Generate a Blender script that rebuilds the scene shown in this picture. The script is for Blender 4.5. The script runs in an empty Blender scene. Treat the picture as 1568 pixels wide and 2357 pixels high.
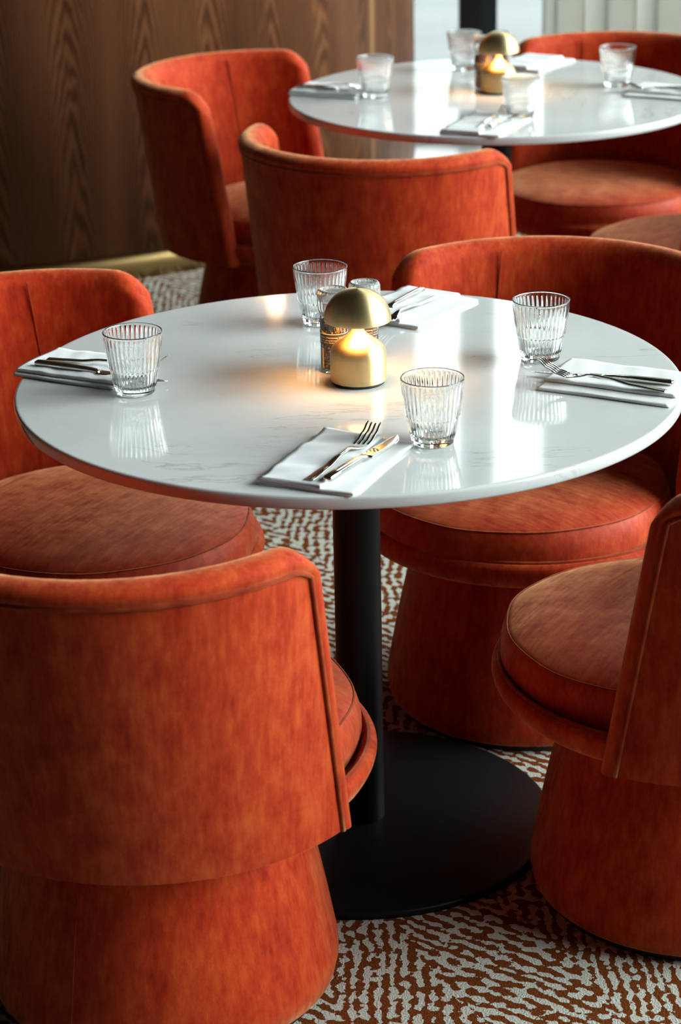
import bpy, bmesh, math, random
from mathutils import Vector, Matrix
random.seed(7)
PI = math.pi
S = bpy.context.scene
COL = S.collection

# ------------------------------------------------------------------ camera, world, light, exposure
TH, RO, CAMH = 0.3665, -0.0212, 1.8116
cd = bpy.data.cameras.new('camera')
cam = bpy.data.objects.new('camera', cd); COL.objects.link(cam)
cd.sensor_fit = 'VERTICAL'; cd.sensor_height = 36.0; cd.lens = 5322.3 / 2357 * 36
cd.clip_start = 0.05; cd.clip_end = 300
_X = Vector((1, 0, 0)); _U = Vector((0, math.sin(TH), math.cos(TH))); _F = Vector((0, math.cos(TH), -math.sin(TH)))
_r = _X * math.cos(RO) + _U * math.sin(RO); _u = -_X * math.sin(RO) + _U * math.cos(RO)
M = Matrix((_r, _u, -_F)).transposed().to_4x4(); M.translation = Vector((0, 0, CAMH))
cam.matrix_world = M
cd.dof.use_dof = True; cd.dof.focus_distance = 3.42; cd.dof.aperture_fstop = 5.6
S.camera = cam

SKY = 1.75
w = bpy.data.worlds.new('sky'); S.world = w; w.use_nodes = True
wn = w.node_tree; bg = wn.nodes['Background']
_tc = wn.nodes.new('ShaderNodeTexCoord'); _sx = wn.nodes.new('ShaderNodeSeparateXYZ'); _cr = wn.nodes.new('ShaderNodeValToRGB')
wn.links.new(_tc.outputs['Generated'], _sx.inputs[0]); wn.links.new(_sx.outputs['Z'], _cr.inputs[0])
_cr.color_ramp.elements[0].position = 0.0; _cr.color_ramp.elements[0].color = (0.97, 1.0, 0.98, 1)
_cr.color_ramp.elements[1].position = 0.7; _cr.color_ramp.elements[1].color = (0.90, 0.96, 1.0, 1)
wn.links.new(_cr.outputs[0], bg.inputs[0])
_dt = wn.nodes.new('ShaderNodeVectorMath'); _dt.operation = 'DOT_PRODUCT'; wn.links.new(_tc.outputs['Generated'], _dt.inputs[0])
_dt.inputs[1].default_value = Vector((.92, -.06, .36)).normalized()     # hazy sun side of the sky
def _wm(op, a, b):
    x = wn.nodes.new('ShaderNodeMath'); x.operation = op
    for q, i in ((a, 0), (b, 1)):
        if isinstance(q, (int, float)): x.inputs[i].default_value = q
        else: wn.links.new(q, x.inputs[i])
    return x.outputs[0]
_glow = _wm('POWER', _wm('MAXIMUM', _dt.outputs['Value'], 0.0), 6.0)
_dt2 = wn.nodes.new('ShaderNodeVectorMath'); _dt2.operation = 'DOT_PRODUCT'; wn.links.new(_tc.outputs['Generated'], _dt2.inputs[0])
_dt2.inputs[1].default_value = Vector((.43, .79, .43)).normalized()    # second bright patch of cloud
_glow2 = _wm('POWER', _wm('MAXIMUM', _dt2.outputs['Value'], 0.0), 20.0)
_glow = _wm('ADD', _glow, _wm('MULTIPLY', _glow2, 1.1))
_low = _wm('MINIMUM', _wm('ADD', _wm('MULTIPLY', _wm('MAXIMUM', _sx.outputs['Z'], 0.0), 1.6), .38), 1.0)   # dim haze along the horizon
wn.links.new(_wm('MULTIPLY', _wm('MULTIPLY', _wm('ADD', _wm('MULTIPLY', _glow, 16.0), 1.0), _low), SKY), bg.inputs[1])
S.view_settings.view_transform = 'Standard'; S.view_settings.look = 'None'
S.view_settings.gamma = 1.0; S.view_settings.exposure = 0.0; S.view_settings.use_curve_mapping = False

def portal(name, loc, rot, sx, sy):
    l = bpy.data.lights.new(name, 'AREA'); l.shape = 'RECTANGLE'; l.size = sx; l.size_y = sy
    l.cycles.is_portal = True
    o = bpy.data.objects.new(name, l); o.location = loc; o.rotation_euler = rot; COL.objects.link(o)
portal('window_portal', (1.6, 8.32, 1.75), (-PI/2, 0, 0), 3.8, 3.5)
portal('window_portal', (3.0, 4.7, 1.75), (0, PI/2, 0), 3.5, 7.3)

# ------------------------------------------------------------------ material helpers
class NT:
    def __init__(s, name):
        s.m = bpy.data.materials.new(name); s.m.use_nodes = True
        s.t = s.m.node_tree; s.b = s.t.nodes['Principled BSDF']; s.out = s.t.nodes['Material Output']
    def n(s, typ, **k):
        x = s.t.nodes.new(typ)
        for a, b in k.items(): setattr(x, a, b)
        return x
    def l(s, a, b): s.t.links.new(a, b)
    def val(s, x, sock):
        if isinstance(x, (int, float)): sock.default_value = x
        elif isinstance(x, tuple): sock.default_value = x
        else: s.l(x, sock)
    def math(s, op, a, b=0.0, c=None):
        x = s.n('ShaderNodeMath', operation=op); s.val(a, x.inputs[0]); s.val(b, x.inputs[1])
        if c is not None: s.val(c, x.inputs[2])
        return x.outputs[0]
    def noise(s, vec, scale, detail=3, rough=.5, dist=0.0):
        x = s.n('ShaderNodeTexNoise'); s.l(vec, x.inputs['Vector'])
        x.inputs['Scale'].default_value = scale; x.inputs['Detail'].default_value = detail
        x.inputs['Roughness'].default_value = rough; x.inputs['Distortion'].default_value = dist
        return x.outputs['Fac']
    def obj(s): return s.n('ShaderNodeTexCoord').outputs['Object']
    def mapv(s, vec, scale=(1, 1, 1), rot=(0, 0, 0), loc=(0, 0, 0)):
        x = s.n('ShaderNodeMapping'); s.l(vec, x.inputs[0])
        x.inputs['Scale'].default_value = scale; x.inputs['Rotation'].default_value = rot; x.inputs['Location'].default_value = loc
        return x.outputs[0]
    def ramp(s, fac, stops, interp='LINEAR'):
        x = s.n('ShaderNodeValToRGB'); s.l(fac, x.inputs[0]); r = x.color_ramp; r.interpolation = interp
        while len(r.elements) < len(stops): r.elements.new(.5)
        for e, (p, c) in zip(r.elements, stops):
            e.position = p; e.color = c if len(c) == 4 else (*c, 1)
        return x.outputs[0]
    def mix(s, f, a, b, typ='MIX'):
        x = s.n('ShaderNodeMix', data_type='RGBA', blend_type=typ)
        s.val(f, x.inputs[0]); s.val(a if not isinstance(a, tuple) else (*a[:3], 1), x.inputs[6]); s.val(b if not isinstance(b, tuple) else (*b[:3], 1), x.inputs[7])
        return x.outputs[2]
    def bump(s, h, strength=.3, dist=.001, normal=None):
        x = s.n('ShaderNodeBump'); x.inputs['Strength'].default_value = strength; x.inputs['Distance'].default_value = dist
        s.l(h, x.inputs['Height'])
        if normal is not None: s.l(normal, x.inputs['Normal'])
        return x.outputs[0]
    def set(s, **k):
        for a, b in k.items():
            sock = s.b.inputs[a.replace('_', ' ')]
            s.val(b if not (isinstance(b, tuple) and len(b) == 3 and sock.type == 'RGBA') else (*b, 1), sock)
        return s

def simple(name, col, rough=.5, metal=0.0, **k):
    t = NT(name); t.set(Base_Color=col, Roughness=rough, Metallic=metal, **k); return t.m

def velvet(name, stretch, tone=1.0, spec=.14, rough=.66):
    t = NT(name); o = t.obj()
    streak = t.noise(t.mapv(o, stretch), 1.0, 4, .6)
    blot = t.noise(t.mapv(o, (26, 26, 17)), 1.0, 8, .72)
    fine = t.noise(t.mapv(o, (900, 900, 900)), 1.0, 2)
    f = t.math('ADD', t.math('MULTIPLY', streak, .38), t.math('MULTIPLY', blot, .62))
    f = t.math('ADD', f, t.math('MULTIPLY', t.math('SUBTRACT', fine, .5), .12))
    col = t.ramp(f, [(.34, (.26*tone, .008*tone, .003*tone)), (.5, (.42*tone, .027*tone, .004*tone)), (.66, (.54*tone, .065*tone, .007*tone))])
    sh = t.ramp(f, [(.36, (.25,)*3), (.62, (1.0,)*3)])
    t.set(Base_Color=col, Roughness=rough, Sheen_Roughness=.45, Sheen_Tint=(1.0, .56, .27), Specular_IOR_Level=spec, Specular_Tint=(1.0, .86, .74))
    t.l(t.math('MULTIPLY', sh, 1.0), t.b.inputs['Sheen Weight'])
    t.l(t.bump(t.math('ADD', fine, f), .22, .0012), t.b.inputs['Normal'])
    return t.m
VEL = velvet('orange_velvet', (110, 110, 16))
VELSEAT = velvet('seat_velvet', (150, 14, 60), 1.0, .30, .55)
PIPE = velvet('piping_velvet', (30, 30, 30), .62)

def mk_quartz():
    t = NT('white_quartz'); o = t.obj()
    wv = t.mapv(o, (.8, 3.6, 1), (0, 0, math.radians(-10)))
    n1 = t.noise(wv, 1.9, 7, .62, .4)
    line = t.math('ABSOLUTE', t.math('SUBTRACT', n1, .5))
    ln = t.ramp(line, [(0.0, (1,)*3), (.003, (.6,)*3), (.006, (0,)*3)])
    mask = t.ramp(t.noise(t.mapv(o, (1, 1, 1), (0, 0, 0), (3.1, 1.7, 0)), 4.2, 3), [(.53, (0,)*3), (.62, (1,)*3)])
    v = t.math('MULTIPLY', ln, mask)
    n2 = t.noise(t.mapv(o, (1.4, 4.5, 1), (0, 0, math.radians(20)), (5, 2, 0)), 2.6, 6, .6, .6)
    ln2 = t.ramp(t.math('ABSOLUTE', t.math('SUBTRACT', n2, .5)), [(0.0, (.45,)*3), (.006, (0,)*3)])
    m2 = t.ramp(t.noise(t.mapv(o, (1, 1, 1), (0, 0, 0), (9.1, 4.7, 0)), 3.0, 2), [(.5, (0,)*3), (.66, (1,)*3)])
    v = t.math('MAXIMUM', v, t.math('MULTIPLY', ln2, m2))
    cl = t.ramp(t.noise(o, 5.0, 4), [(.3, (.54, .55, .54)), (.7, (.61, .62, .61))])
    col = t.mix(t.math('MULTIPLY', v, .6), cl, (.34, .29, .24))
    sp = t.noise(o, 900, 1)
    col = t.mix(t.math('MULTIPLY', t.math('GREATER_THAN', sp, .72), .08), col, (.5, .48, .46))
    t.set(Base_Color=col, Roughness=.07, Specular_IOR_Level=.5)
    return t.m
QUARTZ = mk_quartz()

def mk_metal(name, col, rough, aniso=0.0, brushed=False):
    t = NT(name); t.set(Base_Color=col, Metallic=1.0, Roughness=rough)
    if brushed:
        o = t.obj(); s = t.noise(t.mapv(o, (14, 14, 1500)), 1.0, 3, .6)
        t.l(t.math('MULTIPLY_ADD', s, .20, rough - .10), t.b.inputs['Roughness'])
        t.l(t.bump(s, .10, .0004), t.b.inputs['Normal'])
        t.b.inputs['Anisotropic'].default_value = aniso; t.b.inputs['Anisotropic Rotation'].default_value = .25
        tg = t.n('ShaderNodeTangent', direction_type='RADIAL', axis='Z'); t.l(tg.outputs[0], t.b.inputs['Tangent'])
    return t.m
BRASS = mk_metal('brushed_brass', (.68, .54, .28), .46, .75, True)
STEEL = mk_metal('polished_steel', (.66, .65, .62), .07)
PLINTH = mk_metal('satin_brass', (.42, .29, .12), .42)
BLACK = simple('black_powder_coat', (.004, .0055, .006), .45, 0.0, Specular_IOR_Level=.25)
RUBBER = simple('black_rubber', (.008, .008, .009), .6)

def mk_glass(name, tint=(.985, 1, .995), ior=1.5):
    t = NT(name); t.set(Base_Color=tint, Roughness=0.0, IOR=ior, Transmission_Weight=1.0); return t.m
GLASS = mk_glass('clear_glass')
PLASTIC = simple('clear_plastic', (.93, .95, .95), .06, 0.0, IOR=1.42, Transmission_Weight=.80)
def mk_pane():
    t = NT('window_glass'); tr = t.n('ShaderNodeBsdfTransparent'); gl = t.n('ShaderNodeBsdfGlossy'); gl.inputs['Roughness'].default_value = .01
    tr.inputs[0].default_value = (.93, .97, .965, 1)
    fr = t.n('ShaderNodeFresnel'); fr.inputs[0].default_value = 1.45
    mx = t.n('ShaderNodeMixShader'); t.l(fr.outputs[0], mx.inputs[0]); t.l(tr.outputs[0], mx.inputs[1]); t.l(gl.outputs[0], mx.inputs[2])
    t.l(mx.outputs[0], t.out.inputs['Surface']); return t.m
PANE = mk_pane()

def mk_napkin():
    t = NT('white_napkin_cloth'); o = t.obj()
    wv = t.n('ShaderNodeTexWave', wave_type='BANDS', bands_direction='DIAGONAL'); t.l(t.mapv(o, (1, 1, 1)), wv.inputs[0]); wv.inputs['Scale'].default_value = 190
    h = t.math('ADD', t.math('MULTIPLY', wv.outputs['Fac'], .6), t.math('MULTIPLY', t.noise(o, 60, 3), .8))
    t.set(Base_Color=(.74, .745, .74), Roughness=.85, Sheen_Weight=.1, Subsurface_Weight=.45, Subsurface_Radius=(.006, .006, .006), Subsurface_Scale=1.0)
    t.l(t.bump(h, .35, .0007), t.b.inputs['Normal']); return t.m
NAPKIN = mk_napkin()

def mk_carpet():
    t = NT('herringbone_carpet'); o = t.obj()
    sx = t.n('ShaderNodeSeparateXYZ')
    rot = t.mapv(o, (1, 1, 1), (0, 0, math.radians(-25)))
    nz = t.n('ShaderNodeTexNoise'); t.l(o, nz.inputs[0]); nz.inputs['Scale'].default_value = 34; nz.inputs['Detail'].default_value = 2
    add = t.n('ShaderNodeVectorMath', operation='MULTIPLY_ADD'); t.l(nz.outputs['Color'], add.inputs[0]); add.inputs[1].default_value = (.018, .018, 0); t.l(rot, add.inputs[2])
    nz2 = t.n('ShaderNodeTexNoise'); t.l(o, nz2.inputs[0]); nz2.inputs['Scale'].default_value = 5; nz2.inputs['Detail'].default_value = 1
    add2 = t.n('ShaderNodeVectorMath', operation='MULTIPLY_ADD'); t.l(nz2.outputs['Color'], add2.inputs[0]); add2.inputs[1].default_value = (.05, .05, 0); t.l(add.outputs[0], add2.inputs[2])
    t.l(add2.outputs[0], sx.inputs[0]); x, y = sx.outputs[0], sx.outputs[1]
    P = .34
    tri = t.math('PINGPONG', x, P/2)
    ph = t.math('ADD', y, t.math('MULTIPLY', tri, 2.1))
    per = .046
    st = t.math('SINE', t.math('MULTIPLY', ph, 2*PI/per))
    # breaks across the stripes (dashes)
    ds = t.math('SINE', t.math('ADD', t.math('MULTIPLY', t.math('SUBTRACT', y, t.math('MULTIPLY', tri, .5)), 2*PI/.034), t.math('MULTIPLY', t.noise(o, 7, 1), 14)))
    brk = t.noise(o, 48, 2, .6)
    v = t.math('ADD', st, t.math('MULTIPLY', t.math('SUBTRACT', brk, .5), 7.8))
    v = t.math('ADD', v, t.math('MULTIPLY', ds, .45))
    tuft = t.noise(o, 330, 2, .6)
    v = t.math('ADD', v, t.math('MULTIPLY', t.math('SUBTRACT', tuft, .5), 1.2))
    f = t.ramp(t.math('MULTIPLY_ADD', v, .25, .5), [(.50, (0,)*3), (.53, (1,)*3)])
    lite = t.mix(tuft, (.38, .385, .33), (.66, .66, .57)); dark = t.mix(tuft, (.05, .012, .003), (.26, .070, .016))
    col = t.mix(f, dark, lite)
    t.set(Base_Color=col, Roughness=1.0, Specular_IOR_Level=.03)
    t.l(t.bump(t.math('ADD', t.math('MULTIPLY', f, 1.0), t.math('MULTIPLY', tuft, .8)), .9, .004), t.b.inputs['Normal'])
    return t.m
CARPET = mk_carpet()

def mk_wood():
    t = NT('walnut_veneer'); uv = t.n('ShaderNodeUVMap').outputs[0]
    sx = t.n('ShaderNodeSeparateXYZ'); t.l(uv, sx.inputs[0]); u, z = sx.outputs[0], sx.outputs[1]
    W = .225
    idx = t.math('FLOOR', t.math('DIVIDE', u, W))
    p = t.math('MULTIPLY', t.math('SUBTRACT', t.math('FRACT', t.math('DIVIDE', u, W)), .5), W)
    p = t.math('ADD', p, t.math('MULTIPLY', t.math('SUBTRACT', t.noise(t.mapv(uv, (3, 1.6, 1)), 1, 3), .5), .055))
    rnd = t.n('ShaderNodeTexWhiteNoise', noise_dimensions='1D'); t.l(idx, rnd.inputs['W'])
    zz = t.math('ADD', z, t.math('MULTIPLY', rnd.outputs[0], 3))
    g = t.math('ADD', zz, t.math('MULTIPLY', t.math('MULTIPLY', p, p), 95))
    g = t.math('ADD', g, t.math('MULTIPLY', t.noise(t.mapv(uv, (10, 1.3, 1)), 1, 4, .6), .55))
    ring = t.math('MULTIPLY_ADD', t.math('SINE', t.math('MULTIPLY', g, 60)), .5, .5)
    soft = t.noise(t.mapv(uv, (9, .5, 1)), 1, 3)
    fib = t.noise(t.mapv(uv, (240, 6, 1)), 1, 3, .7)
    f = t.math('ADD', t.math('MULTIPLY', ring, .26), t.math('ADD', t.math('MULTIPLY', soft, .62), t.math('MULTIPLY', fib, .22)))
    col = t.ramp(f, [(.30, (.035, .012, .005)), (.50, (.10, .034, .013)), (.70, (.20, .075, .028)), (.88, (.30, .13, .052))])
    sap = t.ramp(t.noise(t.mapv(uv, (6.5, .22, 1), (0, 0, 0), (2.2, 0, 0)), 1, 2), [(.66, (0,)*3), (.70, (1,)*3)])
    col = t.mix(t.math('MULTIPLY', sap, .55), col, (.55, .30, .12))
    t.set(Base_Color=col, Roughness=.55, Specular_IOR_Level=.2)
    t.l(t.bump(fib, .1, .0005), t.b.inputs['Normal']); return t.m
WOOD = mk_wood()

def mk_curtain():
    t = NT('sheer_curtain'); tl = t.n('ShaderNodeBsdfTranslucent'); df = t.n('ShaderNodeBsdfDiffuse')
    wv = t.noise(t.mapv(t.obj(), (900, 900, 1200)), 1, 1)
    c = t.mix(wv, (.66, .66, .61), (.74, .73, .68)); t.l(c, tl.inputs[0]); t.l(c, df.inputs[0])
    mx = t.n('ShaderNodeMixShader'); mx.inputs[0].default_value = .34; t.l(tl.outputs[0], mx.inputs[1]); t.l(df.outputs[0], mx.inputs[2])
    t.l(mx.outputs[0], t.out.inputs['Surface']); return t.m
CURTAIN = mk_curtain()
def mk_outside():
    t = NT('pale_paving'); o = t.obj()
    n = t.noise(t.mapv(o, (.12, .9, 1), (0, 0, .3)), 1, 4, .6)
    t.set(Base_Color=t.ramp(n, [(.35, (.096, .100, .098)), (.65, (.120, .123, .121))]), Roughness=.9); return t.m
OUTSIDE = mk_outside()
FRAME = simple('dark_window_frame', (.012, .022, .024), .35)
FRAME2 = simple('teal_window_frame', (.012, .045, .055), .35)
WALLP = simple('warm_plaster', (.05, .03, .02), .9)
CEIL = simple('ceiling_plaster', (.13, .12, .11), .9)
STONE = simple('white_stone_ledge', (.82, .84, .83), .25)

# ------------------------------------------------------------------ mesh helpers
def link(name, me, mat, parent=None, smooth=True):
    o = bpy.data.objects.new(name, me); COL.objects.link(o)
    for m in (mat if isinstance(mat, list) else [mat]): me.materials.append(m)
    if smooth:
        for p in me.polygons: p.use_smooth = True
    if parent is not None: o.parent = parent
    return o
def mesh(name, v, f, mat, parent=None, smooth=True, merge=0.0):
    me = bpy.data.meshes.new(name); bm = bmesh.new()
    vs = [bm.verts.new(p) for p in v]
    for q in f:
        try: bm.faces.new([vs[i] for i in q])
        except ValueError: pass
    if merge: bmesh.ops.remove_doubles(bm, verts=bm.verts, dist=merge)
    bmesh.ops.recalc_face_normals(bm, faces=bm.faces)
    bm.to_mesh(me); bm.free()
    return link(name, me, mat, parent, smooth)
def lathe_data(prof, n=64, mod=None, off=(0, 0)):
    """prof: list of (r, z). r==0 makes a pole."""
    v, rings = [], []
    for k, (r, z) in enumerate(prof):
        if r <= 1e-7: rings.append([len(v)]); v.append((off[0], off[1], z)); continue
        ids = []
        for i in range(n):
            a = 2*PI*i/n; rr = r + (mod(k, a) if mod else 0)
            ids.append(len(v)); v.append((off[0]+rr*math.cos(a), off[1]+rr*math.sin(a), z))
        rings.append(ids)
    f = []
    for A, B in zip(rings, rings[1:]):
        if len(A) == 1 and len(B) == 1: continue
        for i in range(n):
            j = (i+1) % n
            if len(A) == 1: f.append((A[0], B[i], B[j]))
            elif len(B) == 1: f.append((A[i], A[j], B[0]))
            else: f.append((A[i], A[j], B[j], B[i]))
    return v, f
def lathe(name, prof, mat, parent=None, n=64, mod=None, smooth=True, off=(0, 0)):
    v, f = lathe_data(prof, n, mod, off); return mesh(name, v, f, mat, parent, smooth)
def rnd(prof, r=.002, steps=3):
    """round the inner corners of an (r,z) profile"""
    out = [prof[0]]
    for a, b, c in zip(prof, prof[1:], prof[2:]):
        A, B, C = Vector(a), Vector(b), Vector(c); d1 = (A-B); d2 = (C-B)
        q = min(r, d1.length*.45, d2.length*.45)
        if q < 1e-6 or d1.angle(d2) > 3.0: out.append(b); continue
        p, s = B + d1.normalized()*q, B + d2.normalized()*q
        for i in range(steps+1):
            u = i/steps; out.append(tuple((1-u)**2*p + 2*u*(1-u)*B + u*u*s))
    out.append(prof[-1]); return out
def tube_data(pts, r, n=8, closed=False):
    v, f = [], []; N = len(pts); P = [Vector(p) for p in pts]; prev = None
    for i in range(N):
        if closed: t = P[(i+1) % N] - P[i-1]
        else: t = P[min(i+1, N-1)] - P[max(i-1, 0)]
        t.normalize()
        if prev is None:
            a = Vector((0, 0, 1)) if abs(t.z) < .9 else Vector((1, 0, 0)); nrm = t.cross(a).normalized()
        else: nrm = (prev - t*prev.dot(t)).normalized()
        prev = nrm; b = t.cross(nrm)
        for k in range(n):
            a = 2*PI*k/n; v.append(tuple(P[i] + (nrm*math.cos(a) + b*math.sin(a))*r))
    for i in range(N if closed else N-1):
        j = (i+1) % N
        for k in range(n):
            l = (k+1) % n; f.append((i*n+k, i*n+l, j*n+l, j*n+k))
    if not closed: f.append(tuple(range(n))); f.append(tuple(range((N-1)*n, N*n)))
    return v, f
def tube(name, pts, r, mat, parent=None, n=8, closed=False):
    v, f = tube_data(pts, r, n, closed); return mesh(name, v, f, mat, parent)
def box(name, a, b, mat, parent=None, bev=0.0):
    me = bpy.data.meshes.new(name); bm = bmesh.new(); bmesh.ops.create_cube(bm, size=1)
    for vv in bm.verts: vv.co = Vector([(a[i]+b[i])/2 + vv.co[i]*(b[i]-a[i]) for i in range(3)])
    if bev: bmesh.ops.bevel(bm, geom=bm.edges[:], offset=bev, segments=2, affect='EDGES')
    bm.to_mesh(me); bm.free(); return link(name, me, mat, parent, False)
def empty(name, loc=(0, 0, 0), rz=0.0):
    o = bpy.data.objects.new(name, None); o.empty_display_size = .05; o.location = loc; o.rotation_euler = (0, 0, rz); COL.objects.link(o); return o
def tag(o, label, cat, group=None, kind=None):
    o['label'] = label; o['category'] = cat
    if group: o['group'] = group
    if kind: o['kind'] = kind
    return o
def struct(o, label=None, cat=None):
    o['kind'] = 'structure'
    if label: o['label'] = label
    if cat: o['category'] = cat
    return o
def dup(root, loc, rz, label, group=None):
    def rec(o, par):
        c = o.copy(); COL.objects.link(c); c.parent = par
        for ch in [x for x in COL.objects if x.parent == o]: rec(ch, c)
        return c
    kids = [x for x in COL.objects if x.parent == root]
    r = root.copy(); COL.objects.link(r); r.location = loc; r.rotation_euler = (0, 0, rz)
    r['label'] = label
    if group: r['group'] = group
    for ch in kids: rec(ch, r)
    return r

# ------------------------------------------------------------------ the room
def flat(name, x0, y0, x1, y1, z, mat, t=.1):
    return box(name, (x0, y0, z-t), (x1, y1, z), mat)
struct(flat('floor', -3.2, -1.6, 3.0, 8.3, 0.0, CARPET), 'herringbone carpet in ivory and rust brown under the tables', 'carpet')
struct(box('ceiling', (-3.2, -1.6, 3.5), (3.05, 8.42, 3.6), CEIL), 'plain plaster ceiling', 'ceiling')
struct(box('wall_near', (-3.2, -1.7, 0), (3.0, -1.6, 3.5), WALLP), 'plain warm plaster wall opposite the windows', 'wall')
struct(box('wall_left', (-3.3, -1.6, 0), (-3.2, 8.4, 3.5), WALLP), 'plain warm plaster side wall', 'wall')

# curved walnut wall
def curved(name, cx, cy, R, a0, a1, z0, z1, mat, n=96, thick=.03):
    me = bpy.data.meshes.new(name); bm = bmesh.new(); uvl = bm.loops.layers.uv.new('UVMap'); rows = []
    for i in range(n+1):
        a = a0 + (a1-a0)*i/n; rows.append([(bm.verts.new((cx+r*math.cos(a), cy+r*math.sin(a), z)), (a*R, z)) for r, z in ((R, z0), (R, z1), (R-thick, z1), (R-thick, z0))])
    for A, B in zip(rows, rows[1:]):
        for k in range(4):
            q = (A[k], B[k], B[(k+1) % 4], A[(k+1) % 4]); fc = bm.faces.new([x[0] for x in q])
            for lp, x in zip(fc.loops, q): lp[uvl].uv = x[1]
            fc.smooth = (k == 0)
    bmesh.ops.recalc_face_normals(bm, faces=bm.faces); bm.to_mesh(me); bm.free()
    return link(name, me, mat, None, False)
CXW, CYW = -1.26, 8.07
struct(curved('wall_back', CXW, CYW, 1.55, math.radians(-178), math.radians(8), .085, 3.5, WOOD), 'curved walnut veneer wall rising behind the left chair', 'wall')
struct(curved('baseboard_back', CXW, CYW, 1.53, math.radians(-178), math.radians(8), 0, .085, PLINTH), 'satin brass plinth at the foot of the curved walnut wall', 'baseboard')

struct(box('wall_back', (-3.3, 8.30, 0), (-.2, 8.42, 3.5), WALLP), 'plaster wall section behind the curved walnut wall', 'wall')
# back glazing
YW = 8.25
struct(box('trim_1', (.20, 7.55, 0), (2.98, YW+.12, .075), STONE, bev=.004), 'white stone ledge along the foot of the back window', 'ledge')
def glazing(name, segs, axis, at, z0, z1, fr=.05):
    """one window: frame bars + a pane; segs=(a0,a1)"""
    a0, a1 = segs; e = struct(empty(name, (0, 0, 0)), 'floor to ceiling window with a dark frame', 'window')
    def bx(nm, p0, p1, q0, q1, d, mat):
        if axis == 'x': return box(nm, (p0, at-d, q0), (p1, at+d, q1), mat, e)
        return box(nm, (at-d, p0, q0), (at+d, p1, q1), mat, e)
    bx('window_frame', a0, a1, z1-fr, z1, .03, FRAME); bx('window_frame', a0, a1, z0, z0+fr*.6, .03, FRAME)
    bx('window_frame', a0, a0+fr, z0, z1, .03, FRAME2); bx('window_frame', a1-fr, a1, z0, z1, .03, FRAME)
    bx('window_pane', a0+fr, a1-fr, z0+fr*.6, z1-fr, .004, PANE)
    return e
mx0, mx1 = .455, .585       # the dark mullion
glazing('window_1', (-.2, mx0+.078), 'x', YW, .075, 3.5, .078)
glazing('window_2', (mx0+.078, 1.75), 'x', YW, .075, 3.5, .055)
glazing('window_3', (1.75, 3.0), 'x', YW, .075, 3.5, .055)
k = 4; yy = 1.1
while yy < 8.2:
    glazing('window_%d' % k, (yy, yy+1.75), 'y', 2.98, 0.72, 3.5, .06)
    struct(box('trim_%d' % (k-2), (2.90, yy+1.75-.06, 0), (3.05, yy+1.75+.10, 3.5), WALLP), 'slim plaster pier between the side windows', 'pier'); yy += 1.81; k += 1
struct(box('trim_8', (2.9, -1.6, 0), (3.05, 1.1, 3.5), WALLP), 'plaster return wall before the side windows', 'pier')

struct(box('wall_right_blocker', (2.93, 1.1, 0), (3.03, 8.25, .72), WALLP), 'unseen low parapet added under the side windows to cut low light', 'wall')  # unseen, added to keep low side light off seats, pedestals and floor
# sheer curtain
def curtain(name, x0, x1, y, amp, per, label, ph=0.0):
    v, f = [], []; N = int((x1-x0)/per*28); zs = [.08, .6, 1.2, 1.8, 2.4, 3.0, 3.48]
    for i in range(N+1):
        s = i/N; x = x0 + (x1-x0)*s
        for z in zs:
            p = 2*PI*(x-x0)/per + ph + .5*math.sin(3.1*x+1)
            v.append((x + .020*math.sin(2*p) + (.012*(z-1)/2 if i == 0 else 0), y + amp*math.sin(p)*(.8+.2*math.sin(7*x)), z))
    m = len(zs)
    for i in range(N):
        for j in range(m-1): f.append((i*m+j, (i+1)*m+j, (i+1)*m+j+1, i*m+j+1))
    o = mesh(name, v, f, CURTAIN); sm = o.modifiers.new('thickness', 'SOLIDIFY'); sm.thickness = .0008
    return tag(o, label, 'curtain')
curtain('sheer_curtain', .735, 2.2, 8.02, .045, .17, 'off white sheer curtain hanging in soft folds before the back window')

# outside
ex = flat('ground', -40, YW+.15, 45, 60, -.25, OUTSIDE); struct(ex, 'pale paved ground outside the back window', 'ground')
ex2 = flat('ground', 3.2, -30, 45, YW+.15, -.25, OUTSIDE); struct(ex2, 'pale paved ground outside the side windows', 'ground')

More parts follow.
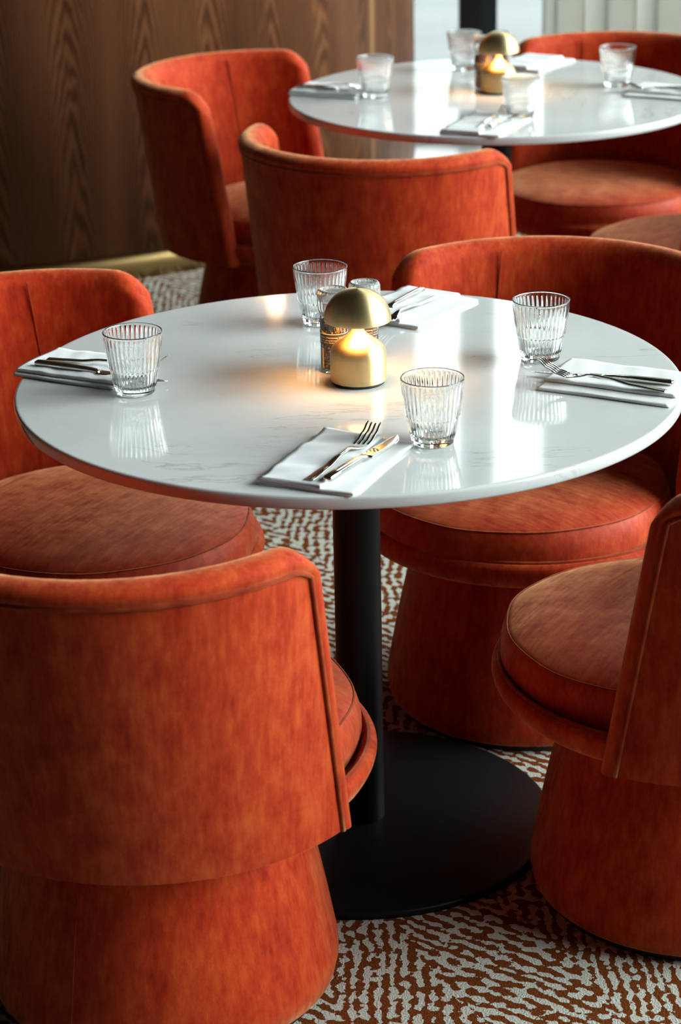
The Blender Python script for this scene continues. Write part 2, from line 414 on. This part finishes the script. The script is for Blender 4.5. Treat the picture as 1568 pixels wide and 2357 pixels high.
# ------------------------------------------------------------------ velvet tub chairs
ZB, ZT = .328, .759
def make_chair():
    e = empty('tub_chair')
    lathe('foot_plate', rnd([(0, .0), (.232, 0), (.232, .012), (0, .012)], .003), RUBBER, e, 64)
    pr = [(.15, .012), (.238, .012), (.2445, .018), (.2495, .04), (.2485, .06), (.244, .085)]
    for i in range(1, 9):
        u = i/8; pr.append((.244 - .051*u - .010*math.sin(PI*u)*(-.3), .085 + .232*u))
    pr += [(.18, .320)]
    lathe('pedestal', pr, VEL, e, 96)
    sa = math.radians(SEAM_A)
    tube('pedestal_seam', [(r*math.cos(sa), r*math.sin(sa), z) for r, z in pr[3:-1] if z < .31], .0013, PIPE, e, 6)
    cup = [(0, .354), (.272, .354), (.281, .358), (.286, .368), (.292, .3745), (.299, .3755), (.3055, .371), (.3075, .363), (.305, .352), (.298, .339), (.286, .328), (.265, .320), (.235, .316), (.18, .314), (0, .314)]
    lathe('seat_cup', rnd(cup, .006, 2), VEL, e, 128, None, True, (.004, 0))
    tube('cup_piping', [(.004+.2950*math.cos(2*PI*i/96), .2950*math.sin(2*PI*i/96), .3755) for i in range(96)], .0035, PIPE, e, 8, True)
    cu = [(0, .345), (.245, .345), (.257, .350), (.264, .362), (.2675, .380), (.2665, .400), (.262, .415), (.2575, .4235), (.2555, .4255), (.250, .4285), (.235, .4345), (.20, .4425), (.15, .4485), (.08, .4515), (0, .4525)]
    def bul(k, a):
        return .0016*math.sin(5*a+1.3) + .001*math.sin(11*a) if k > 1 else 0
    c = lathe('seat_cushion', cu, VELSEAT, e, 128, bul, True, (.036, 0))
    tube('cushion_piping', [(.036+(.2575+bul(3, 2*PI*i/96))*math.cos(2*PI*i/96), (.2575+bul(3, 2*PI*i/96))*math.sin(2*PI*i/96), .4245) for i in range(96)], .0016, PIPE, c, 6, True)
    # padded back shell
    sl = [0, .0006, .0024, .0055, .010, .016, .022, .027, .031, .037, .046, .058, .074, .094, .12, .15, .19, .23, .27, .31, .35, .39, .43, .47, .5]
    cols = [(-1, s) for s in sl] + [(1, s) for s in sl[::-1][1:]]
    dz = [0, .0006, .0024, .0055, .010, .016, .022, .027, .031, .037, .046, .06, .08, .105, .135, .17, .21, .26, .31, .36, .41, .435, .447, .452, .4537]
    RX, RZ = .062, .075; W = .029; T = .046
    def ztop(s):
        s = min(max(s, 0), RX); return ZT - RZ + RZ*math.sqrt(max(0, 1-(1-s/RX)**2))
    def pt(sg, s, z, off):
        h = (z-ZB)/(ZT-ZB); A = math.radians(92.5 - 3.5*h)
        a = sg*A*(1-s/.5); R = .318 + .006*h + off; sh = .056*h
        return (-math.cos(a)*R - sh, math.sin(a)*R, z)
    def e_(d): return math.sqrt(max(0, 1-(1-min(d/W, 1))**2))
    v, f = [], []; nr = len(dz)+1
    for side in (0, 1):
        for sg, s in cols:
            zt = ztop(s); H = zt-ZB
            for d_ in dz + [None]:
                z = ZB if d_ is None else zt - d_*H/(.454) if d_ > .05 else zt - d_
                d = min(s, zt-z); x = e_(d)
                if side == 0: off = -T/2 + T/2*x + (.0075*math.sin(PI*d/W)**.8 if d < W else 0)
                else:
                    off = -T/2 - T/2*x - .006*math.sin(min(1, d/.15)*PI*.5)*(1-.5*min(1, d/.3))
                    if z < ZB+.10: off += .004
                v.append(pt(sg, s, z, off))
    nc = len(cols); base = nc*nr
    for i in range(nc-1):
        for j in range(nr-1):
            f.append((i*nr+j, (i+1)*nr+j, (i+1)*nr+j+1, i*nr+j+1))
            f.append((base+i*nr+j, base+i*nr+j+1, base+(i+1)*nr+j+1, base+(i+1)*nr+j))
        f.append((i*nr+nr-1, (i+1)*nr+nr-1, base+(i+1)*nr+nr-1, base+i*nr+nr-1))
    b = mesh('backrest', v, f, VEL, e, True, 1e-5)
    # piping round the outer panel
    path = []
    zc = ztop(W)-W
    for i in range(14): path.append(pt(-1, W, ZB + (zc-ZB)*i/14, .0015))
    ss = [W, .032, .038, .046, .056] + [.07+.043*i for i in range(11)]
    for s in ss: path.append(pt(-1, s, ztop(s*1.0)-W - max(0, (.05-s))*.15, .0015))
    for s in ss[::-1]: path.append(pt(1, s, ztop(s)-W - max(0, (.05-s))*.15, .0015))
    for i in range(13, -1, -1): path.append(pt(1, W, ZB + (zc-ZB)*i/14, .0015))
    tube('back_piping', path, .0036, PIPE, b, 8)
    for sg in (-1, 1):
        tube('panel_seam', [pt(sg, .235, ZB+.10+(ZT-ZB-.115)*i/12, -T-.0052) for i in range(13)], .0013, PIPE, b, 6)
    return e
SEAM_A = 186
chair = make_chair()
G1, G2 = 'tub chairs round the near table', 'tub chairs round the far table'
def setc(o, x, y, deg): o.location = (x, y, 0); o.rotation_euler = (0, 0, math.radians(deg))
setc(chair, -.265, 2.88, 57.3)
tag(chair, 'orange velvet tub chair in the left foreground, its lit curved back to us', 'chair', G1)
def ch(x, y, d, lab, g): return dup(chair, (x, y, 0), math.radians(d), lab, g)
ch(.529, 3.105, 147, 'orange velvet tub chair at the right edge with a pale bare seat and shaded side', G1)
ch(.328, 3.785, 234.6, 'rust velvet tub chair behind the near table on the right, its inner back facing us', G1)
ch(-.440, 3.64, -31, 'dark red velvet tub chair at the left edge, pushed under the near table', G1)
ch(.146, 5.15, 57.3, 'orange velvet tub chair in the middle, back to us between the two tables', G2)
ch(-.132, 5.87, -23, 'red velvet tub chair beside the walnut wall, facing right', G2)
ch(.715, 6.02, 234.6, 'red velvet tub chair behind the far table in front of the curtain', G2)
ch(.90, 5.345, 153, 'orange tub chair of which only the pale seat shows, right of the far table', G2)

# ------------------------------------------------------------------ tables
def make_table():
    e = empty('round_table'); R = .5009
    lathe('tabletop', [(0, .731), (.30, .731), (R-.004, .731), (R-.0012, .7322), (R, .735), (R, .7455), (R-.0008, .7482), (R-.003, .7500), (R-.006, .7500), (.3, .75), (0, .75)], QUARTZ, e, 192)
    lathe('pole', [(.0365, .010), (.0365, .7), (.0365, .729)], BLACK, e, 64, None, True, (.008, 0))
    lathe('bounce_blocker', rnd([(0, .714), (.40, .714), (.41, .7305), (0, .7305)], .002), BLACK, e, 96)  # dark board added under the top to stop light bouncing onto the seats
    lathe('base_disc', [(0, .014), (.302, .0135), (.3065, .0115), (.308, .009), (.308, .001), (0, .001)], BLACK, e, 160, None, True, (.008, 0))
    return e
T1 = (.0163, 3.3198); T2 = (.3965, 5.5462)
t1 = make_table(); t1.location = (*T1, 0); tag(t1, 'round white veined quartz table on a black pedestal, nearest to us', 'table', 'round quartz tables')
t2 = dup(t1, (*T2, 0), math.radians(80), 'round white quartz table farther back, in front of the window')

# ------------------------------------------------------------------ tumblers
def make_glass():
    NF = 36; n = NF*10
    outer = [(0, .0004), (.020, .0004), (.0275, .0004), (.0293, .0016), (.0299, .004), (.0302, .0075), (.0306, .0085), (.0313, .011), (.0325, .018), (.0340, .026), (.0352, .0345), (.0356, .0365), (.0368, .0380), (.0374, .0395), (.0384, .047), (.0402, .060), (.0420, .073), (.0432, .0825), (.0437, .0855), (.0441, .0870), (.0443, .0885), (.0440, .0899)]
    inner = [(.0432, .0902), (.0425, .0895), (.0422, .088), (.0408, .080), (.0388, .066), (.0369, .052), (.0353, .0405), (.0345, .0375), (.0340, .035), (.0324, .026), (.0308, .018), (.0298, .0145), (.0270, .0115), (.020, .0108), (.010, .0105), (0, .0105)]
    no = len(outer); fl = {}
    for k in range(7, 18): fl[k] = 1.0
    fl[11] = .35; fl[12] = .35; fl[7] = .4; fl[17] = .6
    for k in range(no+3, no+7): fl[k] = -.25
    def mod(k, a):
        w = fl.get(k, 0)
        if not w: return 0
        return w*.0009*math.cos(a*NF)
    outer = [(r, z*1.055) for r, z in outer]; inner = [(r, z*1.055) for r, z in inner]
    me_o = lathe('tumbler', outer+inner, GLASS, None, n, mod)
    return me_o
GG = 'ribbed tumblers on the near table'; GH = 'ribbed tumblers on the far table'
g0 = make_glass(); g0.location = (.130, 3.028, .75)
tag(g0, 'ribbed clear glass tumbler in front, right of the fork and knife', 'glass', GG)
for x, y, rz, lab, g in [(-.3015, 3.2815, 1.1, 'ribbed glass tumbler at the left, standing by the left napkin', GG),
                         (.3130, 3.407, 2.0, 'ribbed glass tumbler at the right, beside the upturned fork', GG),
                         (-.0245, 3.630, .4, 'ribbed glass tumbler behind the pepper grinder on the near table', GG),
                         (.430, 5.252, .9, 'blurred ribbed tumbler in front of the far brass lamp', GH),
                         (.106, 5.549, .2, 'blurred ribbed tumbler on the left of the far table', GH),
                         (.695, 5.622, .5, 'blurred ribbed tumbler on the right of the far table', GH),
                         (.338, 5.884, 1.4, 'blurred ribbed tumbler behind the far lamp, before the dark window frame', GH)]:
    dup(g0, (x, y, .75), rz, lab, g)

# ------------------------------------------------------------------ table lamps
def make_lamp():
    e = empty('table_lamp')
    lathe('foot_ring', rnd([(0, .0005), (.0395, .0005), (.0395, .0045), (0, .0045)], .001), RUBBER, e, 64)
    body = [(0, .0045), (.0405, .0045), (.0418, .0048), (.0424, .006), (.0425, .010), (.0425, .036), (.0424, .042), (.0420, .0465), (.0408, .0515), (.0388, .0558), (.0360, .0595), (.0325, .0625), (.028, .0655), (.0225, .0690), (.0165, .0735), (.0115, .0785), (.0085, .0835), (.0072, .089), (.0068, .096), (.0068, .118), (0, .118)]
    lathe('lamp_body', body, BRASS, e, 96)
    dome = []
    for i in range(0, 19):
        a = PI/2*i/18; dome.append((.0502*math.cos(a)**.92 if i < 18 else 0, .0975 + .0475*math.sin(a)))
    inner = [(r*.965 if r else 0, .0975 + (z-.0975)*.965) for r, z in dome][::-1]
    dm = lathe('lamp_shade', inner + [(.0493, .0970), (.0500, .0971)] + dome, BRASS, e, 96)
    em = NT('warm_led'); em.set(Base_Color=(1, .8, .5), Emission_Color=(1, .55, .20)); em.b.inputs['Emission Strength'].default_value = 30
    lathe('led_diffuser', [(.0069, .117), (.020, .117), (.0215, .1185), (.020, .120), (.0069, .120)], em.m, e, 48)
    return e
lamp = make_lamp(); lamp.location = (.0315, 3.309, .75)
tag(lamp, 'brushed brass mushroom table lamp, lit, in the middle of the near table', 'lamp', 'brass table lamps')
dup(lamp, (.403, 5.573, .75), .6, 'brushed brass mushroom table lamp, lit, on the far table')
for lx, ly, nm in ((.0315, 3.309, 1), (.403, 5.573, 2)):
    L = bpy.data.lights.new('lamp_light', 'AREA'); L.shape = 'DISK'; L.size = .066; L.energy = .5; L.color = (1, .50, .19)
    lo = bpy.data.objects.new('lamp_light', L); lo.location = (lx, ly, .75+.1145); COL.objects.link(lo)

# ------------------------------------------------------------------ pepper grinders
LABELM = simple('dark_brown_label', (.035, .020, .014), .35)
YELLOW = simple('yellow_print', (.70, .45, .02), .5)
PRINT = simple('cream_print', (.75, .62, .48), .6)
def bent_text(body, size, a0, z, R, mat, parent, name='label_text'):
    c = bpy.data.curves.new('txt', 'FONT'); c.body = body; c.size = size; c.resolution_u = 2
    o = bpy.data.objects.new('txt', c); COL.objects.link(o)
    dg = bpy.context.evaluated_depsgraph_get(); me = bpy.data.meshes.new_from_object(o.evaluated_get(dg))
    bpy.data.objects.remove(o)
    bm = bmesh.new(); bm.from_mesh(me); bmesh.ops.triangulate(bm, faces=bm.faces)
    for vv in bm.verts:
        a = a0 + vv.co.x/R; vv.co = Vector((R*math.cos(a), R*math.sin(a), z + vv.co.y))
    bm.to_mesh(me); bm.free(); me.materials.clear()
    return link(name, me, mat, parent, False)
def arc_strip(name, a0, a1, z0, z1, R, mat, parent, n=40, th=.0003, shape=None):
    v, f = [], []
    for i in range(n+1):
        a = a0+(a1-a0)*i/n; zz1 = shape(i/n) if shape else z1
        for r, z in ((R, z0), (R, zz1), (R+th, zz1), (R+th, z0)): v.append((r*math.cos(a), r*math.sin(a), z))
    for i in range(n):
        for k in range(4): f.append((i*4+k, (i+1)*4+k, (i+1)*4+(k+1) % 4, i*4+(k+1) % 4))
    f += [(0, 1, 2, 3), tuple(n*4+k for k in range(4))]
    return mesh(name, v, f, mat, parent, False)
def make_grinder():
    e = empty('pepper_grinder'); R = .0204
    lathe('bottle', [(0, .0003), (.017, .0003), (.0196, .001), (.0204, .003), (.0205, .006), (.0205, .083), (.0200, .087), (.0190, .090), (.0190, .096), (.0178, .096), (.0178, .089), (.0186, .085), (.0187, .08), (.0187, .006), (.0180, .0045), (.012, .004), (0, .004)], GLASS, e, 72)
    def kn(k, a): return .00045*math.cos(a*22) if 2 <= k <= 6 else 0
    cap = lathe('grinder_cap', [(.0205, .090), (.0212, .091), (.0222, .096), (.0236, .101), (.0240, .108), (.0240, .120), (.0236, .125), (.0215, .1285), (.0190, .1290), (.0175, .1275), (.0150, .1255), (.0100, .1250), (0, .1250), (0, .122), (.015, .122), (.020, .118), (.0213, .110), (.0205, .100), (.0195, .0965), (.0195, .090), (.0205, .090)], PLASTIC, e, 176, kn)
    for z in (.0925, .0955):
        tube('thread', [(.0199*math.cos(2*PI*i/48), .0199*math.sin(2*PI*i/48), z) for i in range(48)], .0006, PLASTIC, e, 6, True)
    vs, fs = [], []
    for i in range(10):
        a = 2*PI*i/10; sv, sf = lathe_data([(0, .1252), (.0016, .1254), (.0020, .1264), (.0014, .1276), (0, .128)], 10, None, (.0135*math.cos(a), .0135*math.sin(a)))
        n0 = len(vs); vs += sv; fs += [tuple(n0+q for q in x) for x in sf]
    mesh('cap_studs', vs, fs, PLASTIC, e)
    FRNT = -PI/2
    arc_strip('label', FRNT-2.3, FRNT+2.3, .046, .0625, R+.0002, LABELM, e, 60)
    yb = arc_strip('label_mark', FRNT-1.05, FRNT-.55, .0625, .069, R+.0003, YELLOW, e, 12, .0003, lambda u: .0675-.0045*u)
    arc_strip('label_stripe', FRNT-2.3, FRNT+2.3, .0622, .0629, R+.0006, PRINT, e, 60)
    arc_strip('price_strip', FRNT-1.05, FRNT-.85, .008, .040, R+.0003, PRINT, e, 6)
    arc_strip('back_label', FRNT-1.5, FRNT-.72, .064, .085, R+.0001, LABELM, e, 16)
    bent_text('um B.V. | Meurteweg 214 | 2292 AB Watering', .0038, FRNT-1.25, .0562, R+.0007, PRINT, e)
    bent_text('ENERGIE 1400 KJ/338 KCAL)  MD 4,019', .0027, FRNT-1.25, .0520, R+.0007, PRINT, e)
    bent_text('VETTEN 10,7 G  WAARVAN VERZADIGD 1,4 G', .0027, FRNT-1.30, .0485, R+.0007, PRINT, e)
    return e
gr = make_grinder(); gr.location = (-.0045, 3.369, .75)
tag(gr, 'clear pepper grinder left of the near lamp, full of mixed peppercorns', 'pepper grinder', 'pepper grinders')
dup(gr, (.0435, 3.405, .75), .28, 'clear pepper grinder directly behind the near lamp')
dup(gr, (.369, 5.615, .75), 0, 'clear pepper grinder left of the far lamp')
dup(gr, (.415, 5.665, .75), .4, 'clear pepper grinder directly behind the far lamp')
PC = [simple('peppercorn_black', (.02, .015, .012), .5), simple('peppercorn_brown', (.13, .055, .025), .6), simple('peppercorn_white', (.42, .24, .11), .6), simple('peppercorn_red', (.25, .05, .02), .5)]
def peppercorns():
    me = bpy.data.meshes.new('peppercorns'); bm = bmesh.new(); rr = random.Random(3); z = .0068; ly = 0
    while z < .082:
        n = 19
        for ring, cnt in ((.0163, 18), (.0112, 12), (.006, 6)):
            for i in range(cnt):
                a = 2*PI*(i+.5*(ly % 2))/cnt + rr.uniform(-.06, .06); r = ring+rr.uniform(-.0004, .0003)
                if r < .010 and z < .070: continue
                rad = rr.uniform(.0020, .0024)
                res = bmesh.ops.create_icosphere(bm, subdivisions=1, radius=rad, matrix=Matrix.Translation((r*math.cos(a), r*math.sin(a), z+rr.uniform(-.0006, .0006))))
                mi = rr.choices([0, 1, 2, 3], [.9, .6, .05, .1] if z > .066 else [.3, .9, .6, .2])[0]
                for vv in res['verts']:
                    for fc in vv.link_faces: fc.material_index = mi; fc.smooth = True
        z += .0041; ly += 1
    bm.to_mesh(me); bm.free(); return link('peppercorns', me, PC, None, False)
pc = peppercorns(); pc.location = (-.0045, 3.369, .75); tag(pc, 'mixed brown and black peppercorns filling the grinder left of the near lamp', 'peppercorns', None, 'stuff')
for x, y, lab in ((.0435, 3.405, 'mixed peppercorns inside the grinder behind the near lamp'), (.369, 5.615, 'mixed peppercorns inside the grinder left of the far lamp'), (.415, 5.665, 'mixed peppercorns inside the grinder behind the far lamp')):
    dup(pc, (x, y, .75), .3, lab)

# ------------------------------------------------------------------ folded napkins
def make_napkin(name, L=.205, Wd=.138, step=.040, wav=1.0, seed=1):
    """cloth folded back and forth; local x = length, fold edges towards -y; top z about .0135"""
    rr = random.Random(seed); ph = [rr.uniform(0, 6) for _ in range(6)]
    th = .0024; path = []
    def arc(cx, cz, r, a0, a1, n=7): return [(cx+r*math.cos(a0+(a1-a0)*i/n), cz+r*math.sin(a0+(a1-a0)*i/n)) for i in range(n+1)]
    y0, y1 = -Wd/2, Wd/2
    z = th*.5+.0001; h = .0030                     # lower slab: a sheet folded over
    path += [(y1, z), ((y0+y1)/2, z)]
    path += arc(y0+h/2, z+h/2, h/2, -PI/2, -3*PI/2)
    path += [((y0+y1)/2, z+h), (y1-h*.4, z+h*.98)]
    path += arc(y1-.0018, z+h+.0014, .0014, -PI/2, PI/2, 5)
    z2 = z+h+.0029
    path += [((y0+y1)/2, z2), (y0+step+.006, z2-.0003)]
    path += arc(y0+step+.0018, z2+.0013, .0016, -PI/2, -3*PI/2)
    path += [(y0+step+.03, z2+.0029), ((y0+y1)/2+.02, z2+.0029), (y1-.004, z2+.0028)]
    pts = [Vector((p[0], p[1])) for p in path]
    # resample
    res = [pts[0]]
    for a, b in zip(pts, pts[1:]):
        m = max(1, int((b-a).length/.006)); res += [a+(b-a)*i/m for i in range(1, m+1)]
    N = len(res); nx = 44; v, f = [], []
    for i in range(nx+1):
        u = i/nx; x = (u-.5)*L
        ring = []
        for sgn in (1, -1):
            seq = range(N) if sgn == 1 else range(N-1, -1, -1)
            for k in seq:
                t = (res[min(k+1, N-1)]-res[max(k-1, 0)]).normalized(); nn = Vector((-t.y, t.x))
                q = res[k] + nn*th/2*sgn; y, zz = q.x, q.y
                lift = max(0, zz-.004)
                wz = lift*wav*(.11*math.sin(9*u+ph[0]+y*30)+.10*math.sin(17*u+ph[1]-y*20)+.07*math.sin(31*u+ph[2]+50*y))
                wx = (1 if u > .5 else -1)*abs(u-.5)*2*(.0012*math.sin(k*.35+ph[3]) + .0022*lift*100*math.sin(y*25+ph[4])*.4)
                wy = .0010*math.sin(7*u+ph[5]+zz*300)
                ring.append((x+wx, y+wy, max(.0001, zz+wz)))
        v += ring
    m = 2*N
    for i in range(nx):
        for k in range(m): f.append((i*m+k, i*m+(k+1) % m, (i+1)*m+(k+1) % m, (i+1)*m+k))
    for i in (0, nx):
        for k in range(N-1): f.append((i*m+k, i*m+k+1, i*m+m-2-k, i*m+m-1-k))
    return mesh(name, v, f, NAPKIN)
def place(o, x, y, deg, lab, cat, grp, z=.75):
    o.location = (x, y, z); o.rotation_euler = (0, 0, math.radians(deg)); tag(o, lab, cat, grp); return o
NG, NH = 'folded napkins on the near table', 'folded napkins on the far table'
# -y side carries the round folds
nF = make_napkin('napkin', .215, .138, .046, 1.6, 1); place(nF, -.004, 2.944, 66, 'white folded napkin in front, under the fork and knife pointing away', 'napkin', NG)
nR = make_napkin('napkin', .205, .140, .028, .6, 2); place(nR, .417, 3.265, -27.5, 'white folded napkin at the right edge of the near table', 'napkin', NG)
nL = make_napkin('napkin', .178, .130, .008, .7, 3); place(nL, -.386, 3.390, -27, 'white folded napkin at the left edge of the near table', 'napkin', NG)
nB = make_napkin('napkin', .190, .142, .035, 1.2, 4); place(nB, .124, 3.692, 56, 'white folded napkin at the back of the near table, behind the lamp', 'napkin', NG)
for src, x, y, deg, lab in ((nF, .345, 5.165, 66, 'blurred white napkin at the front of the far table'), (nR, .815, 5.495, -27.5, 'blurred white napkin cut by the right frame edge on the far table'),
                            (nL, .002, 5.61, -24, 'blurred white napkin at the left end of the far table'), (nB, .515, 5.93, 56, 'blurred white napkin behind the far lamp')):
    dup(src, (x, y, .75), math.radians(deg), lab, NH)

# ------------------------------------------------------------------ cutlery
def sweep(secs):
    """secs: list of (x, yc, zc, halfwidth, halfthick); rounded-rectangle sections"""
    v, f = [], []; n = 12
    for x, yc, zc, hw, ht in secs:
        for k in range(n):
            a = 2*PI*(k+.5)/n; cx, cy = math.cos(a), math.sin(a)
            v.append((x, yc + hw*math.copysign(abs(cx)**.55, cx), zc + ht*math.copysign(abs(cy)**.55, cy)))
    for i in range(len(secs)-1):
        for k in range(n):
            l = (k+1) % n; f.append((i*n+k, i*n+l, (i+1)*n+l, (i+1)*n+k))
    f.append(tuple(range(n))); f.append(tuple(range((len(secs)-1)*n, len(secs)*n)))
    return v, f
def lerp(tab, x):
    if x <= tab[0][0]: return tab[0][1]
    for (a, p), (b, q) in zip(tab, tab[1:]):
        if x <= b:
            u = (x-a)/(b-a); u = u*u*(3-2*u); return p+(q-p)*u
    return tab[-1][1]
def make_fork():
    e = empty('fork')          # x from 0 (handle end) to .198 (tine tips), z above what it rests on
    Z = [(0, .0020), (.05, .0034), (.09, .0078), (.118, .0088), (.135, .0046), (.150, .0022), (.165, .0052), (.182, .0125), (.200, .0235)]
    Wd = [(0, .0062), (.004, .0068), (.06, .0050), (.10, .0030), (.118, .0026), (.130, .0052), (.140, .0102), (.150, .0118), (.156, .0118)]
    Tk = [(0, .0013), (.05, .0018), (.10, .0019), (.12, .0016), (.15, .0009)]
    secs = [(x, 0, lerp(Z, x), lerp(Wd, x), lerp(Tk, x)) for x in [0, .0008, .003, .008] + [.016+.008*i for i in range(12)] + [.110+.0036*i for i in range(13)]]
    v, f = sweep(secs); h = mesh('fork_handle', v, f, STEEL, e)
    for t in (-1.5, -.5, .5, 1.5):
        ss = []
        for i in range(10):
            u = i/9; x = .152 + .048*u - (.0012 if abs(t) > 1 else 0)*u
            ss.append((x, t*.0062*(1+.06*math.sin(u*3)), lerp(Z, x), (.0021 if u < .9 else .0012)*(1-.25*u), .0010*(1-.3*u)))
        v, f = sweep(ss); mesh('tine', v, f, STEEL, e)
    return e
def make_knife():
    e = empty('table_knife')   # x 0 handle end -> .222 tip
    hs = [(0, 0, .0048, .0048, .0024), (.0015, 0, .0048, .0060, .0036), (.004, 0, .0050, .0066, .0042), (.03, 0, .0052, .0064, .0044), (.06, 0, .0052, .0057, .0042), (.09, 0, .0048, .0051, .0038), (.101, 0, .0044, .0050, .0034), (.106, .0004, .0040, .0060, .0028), (.110, .001, .0036, .0072, .0016)]
    v, f = sweep(hs); mesh('knife_handle', v, f, STEEL, e)
    bs = []
    for i in range(15):
        u = i/14; x = .108 + .114*u
        w = .0095*(1-max(0, (u-.62)/.38)**2.0) + .0003; yc = -.0015 + (.0095-w)*.75
        bs.append((x, yc, .0036 - .0024*u, w, .0008*(1-.5*u)))
    v, f = sweep(bs); mesh('blade', v, f, STEEL, e)
    return e
fork = make_fork(); knife = make_knife()
FG, KG = 'forks', 'table knives'
def pose(o, a, b, za, zb, lab, cat, grp, roll=0.0, first=False):
    """lay o from handle end a to tip b (table-plane points) with end heights above the table"""
    rz = math.atan2(b[1]-a[1], b[0]-a[0]); L = math.hypot(b[0]-a[0], b[1]-a[1])
    if first: r = o
    else: r = dup(o, (0, 0, 0), 0, lab)
    r.location = (a[0], a[1], .75+za); r.rotation_euler = (roll, -math.atan2(zb-za, L), rz); tag(r, lab, cat, grp); return r
NT_ = .0113
pose(fork, (-.040, 2.853), (.050, 3.032), NT_, NT_-.004, 'polished steel fork on the front napkin, tines pointing to the lamp', 'fork', FG, 0, True)
pose(knife, (-.017, 2.845), (.089, 3.045), NT_, NT_-.0055, 'polished steel knife on the front napkin, blade mirroring the warm lamp', 'knife', KG, 0, True)
pose(fork, (.476, 3.193), (.300, 3.283), NT_, NT_+.006, 'steel fork on the right napkin, curved tines raised by the tumbler', 'fork', FG)
pose(knife, (.491, 3.222), (.290, 3.325), NT_, NT_-.0055, 'steel knife on the right napkin, lying behind the fork', 'knife', KG)
pose(fork, (-.446, 3.417), (-.262, 3.352), NT_, NT_-.002, 'steel fork on the left napkin, seen through the left tumbler', 'fork', FG)
pose(knife, (-.462, 3.391), (-.255, 3.305), NT_, NT_-.0055, 'steel knife on the left napkin, tip showing past the tumbler', 'knife', KG)
pose(fork, (.168, 3.722), (.060, 3.560), NT_, NT_-.002, 'steel fork on the back napkin, handle pointing right', 'fork', FG)
pose(knife, (.146, 3.762), (.028, 3.578), NT_, NT_-.005, 'steel knife on the back napkin, beyond the fork', 'knife', KG)
dx, dy = .349, 2.221
pose(fork, (-.030+dx, 2.868+dy), (.050+dx, 3.045+dy), NT_, NT_-.004, 'small blurred fork on the front napkin of the far table', 'fork', FG)
pose(knife, (.000+dx, 2.865+dy), (.089+dx, 3.060+dy), NT_, NT_-.0055, 'small blurred knife on the front napkin of the far table', 'knife', KG)
pose(fork, (.88, 5.44), (.705, 5.525), NT_, NT_-.001, 'blurred fork on the right napkin of the far table', 'fork', FG)
pose(knife, (.893, 5.468), (.69, 5.56), NT_, NT_-.005, 'blurred knife on the right napkin of the far table', 'knife', KG)
pose(fork, (-.072, 5.645), (.115, 5.585), NT_, NT_-.002, 'blurred fork on the left napkin of the far table', 'fork', FG)
pose(knife, (-.085, 5.618), (.125, 5.535), NT_, NT_-.0055, 'blurred knife on the left napkin of the far table', 'knife', KG)

# ------------------------------------------------------------------ wall sconce above the frame, mirrored as a warm spot in the near tabletop
sc = empty('wall_sconce')
nrm = Vector((-.26-CXW, 6.94-CYW, 0)).normalized()
surf = Vector((CXW, CYW, 1.56)) + nrm*1.55; sc.location = surf + nrm*.001; sc.rotation_euler = (0, 0, math.atan2(nrm.y, nrm.x))
box('back_plate', (0, -.03, -.05), (.012, .03, .05), BRASS, sc, .002)
tube('arm', [(.01, 0, 0), (.05, 0, 0), (.07, 0, .02)], .006, BRASS, sc)
eg = NT('warm_bulb'); eg.set(Base_Color=(1, .9, .8), Emission_Color=(1, .52, .25)); eg.b.inputs['Emission Strength'].default_value = 30
lathe('bulb', [(0, .02), (.012, .022), (.022, .032), (.026, .05), (.022, .068), (.012, .078), (0, .08)], eg.m, sc, 32, None, True, (.07, 0))
tag(sc, 'small warm brass wall light mirrored in the near tabletop', 'wall light')
